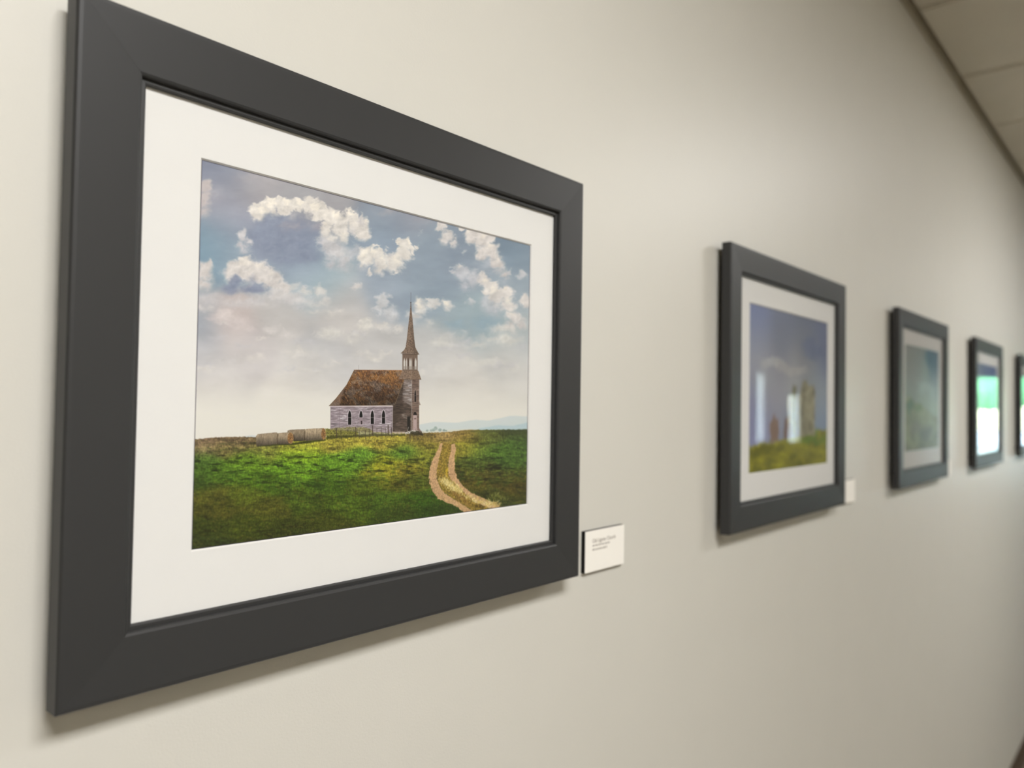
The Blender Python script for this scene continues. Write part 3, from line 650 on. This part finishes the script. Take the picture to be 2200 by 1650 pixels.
IW, IH = FW / 2 - .0410, FH / 2 - .0410
PW, PH = .716 * U / 2, .536 * U / 2
PDX, PDZ = .004 * U, .0035 * U
def framed_picture(x_left, picture, label, paper=None):
    cx = x_left * U + FW / 2; cz = CAM_Z + .0605 * U
    e = empty('framed_picture', (cx, FRONT_Y + FD, cz)); tag(e, label, 'picture', 'matching framed prints along the wall')
    for s in ('left', 'right', 'top', 'bottom'): rail(s, e)
    # mat board with a bevelled window
    bm = bmesh.new(); y1, y2 = MAT_Y, MAT_Y + .0014; bv = .0012
    def ring(hw, hz, y, dx=0, dz_=0): return [bm.verts.new((dx + sx * hw, y, dz_ + sz * hz)) for sx, sz in ((-1, -1), (1, -1), (1, 1), (-1, 1))]
    o1 = ring(IW, IH, y1); o2 = ring(IW, IH, y2); i1 = ring(PW + bv, PH + bv, y1, PDX, PDZ); i2 = ring(PW, PH, y2, PDX, PDZ)
    for q in range(4):
        r = (q + 1) % 4
        bm.faces.new((o1[q], o1[r], i1[r], i1[q])); bm.faces.new((i1[q], i1[r], i2[r], i2[q])).material_index = 1
        bm.faces.new((o2[q], o2[r], i2[r], i2[q])); bm.faces.new((o1[q], o1[r], o2[r], o2[q]))
    obj('mat_board', bm, [paper or M_paper, M_core], e)
    # print
    bm = bmesh.new(); uv = bm.loops.layers.uv.new('uv'); y = MAT_Y + .0016
    c = [(-1, -1), (1, -1), (1, 1), (-1, 1)]
    vs = [bm.verts.new((PDX + sx * PW, y, PDZ + sz * PH)) for sx, sz in c]; f = bm.faces.new(vs)
    for lp, (sx, sz) in zip(f.loops, c): lp[uv].uv = ((sx + 1) / 2, (sz + 1) / 2)
    bk = [bm.verts.new((PDX + sx * (PW + .0), y + .0006, PDZ + sz * (PH + .0))) for sx, sz in c]
    for q in range(4):
        f2 = bm.faces.new((vs[q], vs[(q + 1) % 4], bk[(q + 1) % 4], bk[q])); 
        for lp in f2.loops: lp[uv].uv = (.001, .001)
    f3 = bm.faces.new(bk[::-1])
    for lp in f3.loops: lp[uv].uv = (.001, .001)
    me = bpy.data.meshes.new('print'); bm.to_mesh(me); bm.free(); me.materials.append(picture)
    p = bpy.data.objects.new('print', me); col.objects.link(p); p.parent = e
    one_box('glazing', M_glazing, e, -IW, IW, MAT_Y - .0009, MAT_Y - .0006, -IH, IH)
    one_box('back_panel', M_dark, e, -FW / 2 + .014, FW / 2 - .014, -.0055, .0030, -FH / 2 + .014, FH / 2 - .014)
    for sx in (-1, 1):
        bm = bmesh.new(); bmesh.ops.create_cone(bm, cap_ends=True, segments=20, radius1=.006, radius2=.005, depth=-(FRONT_Y + FD) - .0005,
            matrix=Matrix.Translation((sx * (FW / 2 - .04), (-(FRONT_Y + FD) + .0004) / 2, -FH / 2 + .04)) @ Matrix.Rotation(math.radians(-90), 4, 'X'))
        obj('bumper', bm, M_dark, e)
    return e

pic1 = picture_mat('church print', church_picture())
pic2 = picture_mat('ruin print', blur_paint(2)); pic3 = picture_mat('hillside print', blur_paint(3)); pic4 = picture_mat('meadow print', blur_paint(4))
framed_picture(.350, pic1, 'large charcoal framed print of a weathered white church, hay bales and dirt track')
framed_picture(2.156, pic2, 'charcoal framed print of a stone ruin in a field, second picture along the wall')
framed_picture(3.99, pic3, 'blurred charcoal framed print of a dim green hillside, third picture along the wall', M_grey_paper)
framed_picture(5.85, pic4, 'blurred charcoal framed print mirroring a bright window, fourth picture along the wall')
framed_picture(7.80, pic3, 'charcoal framed print cut off by the right edge, farthest picture on the wall')

# ---------------------------------------------------------------- name placards
def text_mesh(body, size, x, z, y, parent, name='title', sx=1.0):
    cu = bpy.data.curves.new('t', 'FONT'); cu.body = body; cu.size = size; cu.extrude = .00004
    to = bpy.data.objects.new('t', cu); col.objects.link(to)
    dg = bpy.context.evaluated_depsgraph_get(); me = bpy.data.meshes.new_from_object(to.evaluated_get(dg))
    bpy.data.objects.remove(to); me.materials.clear(); me.materials.append(M_ink)
    me.transform(Matrix.Diagonal((sx, 1, 1, 1))); me.transform(Matrix.Rotation(math.radians(90), 4, 'X'))
    o = bpy.data.objects.new(name, me); col.objects.link(o); o.parent = parent; o.location = (x, y, z); return o
LW, LH = .166 * U, .096 * U
def placard(x_left, label, writing):
    e = empty('name_placard', (x_left * U + LW / 2, 0, CAM_Z - .388 * U)); tag(e, label, 'placard', 'small white placards beside the pictures')
    one_box('board', M_board, e, -LW / 2, LW / 2, -.0062, -.0002, 0, LH)
    one_box('card', M_card, e, -LW / 2, LW / 2, -.0066, -.0062, 0, LH)
    if writing:
        y = -.00665
        text_mesh('Old Lignite Church', .0072, -LW / 2 + .0162, LH - .0165, y, e)
        # two lines of small print, too fine to read: short letter strokes grouped as words
        r = np.random.RandomState(4)
        for li, (zz, x1) in enumerate(((LH - .0215, .0575), (LH - .0270, .0510))):
            bm = bmesh.new(); x = -LW / 2 + .0168; n = 0
            while x < -LW / 2 + x1:
                hgt = (.0019, .0026, .0019, .0029, .0019)[r.randint(5)]; box(bm, x, x + .0003 + .0004 * r.rand(), y - .00003, y + .00003, zz, zz + hgt)
                if r.rand() < .7: box(bm, x, x + .0009, y - .00003, y + .00003, zz + hgt * .5, zz + hgt * .5 + .0003)
                x += .0011; n += 1
                if n % (6 + li) == 5: x += .0010
            obj('small_print', bm, M_ink, e)
placard(1.478, 'white name placard beside the church picture, printed with three lines', True)
placard(3.293, 'blurred white name placard beside the stone ruin picture', False)
placard(5.124, 'blurred white name placard beside the third picture, the hillside', False)
placard(6.982, 'blurred white name placard beside the fourth picture, the window reflection', False)
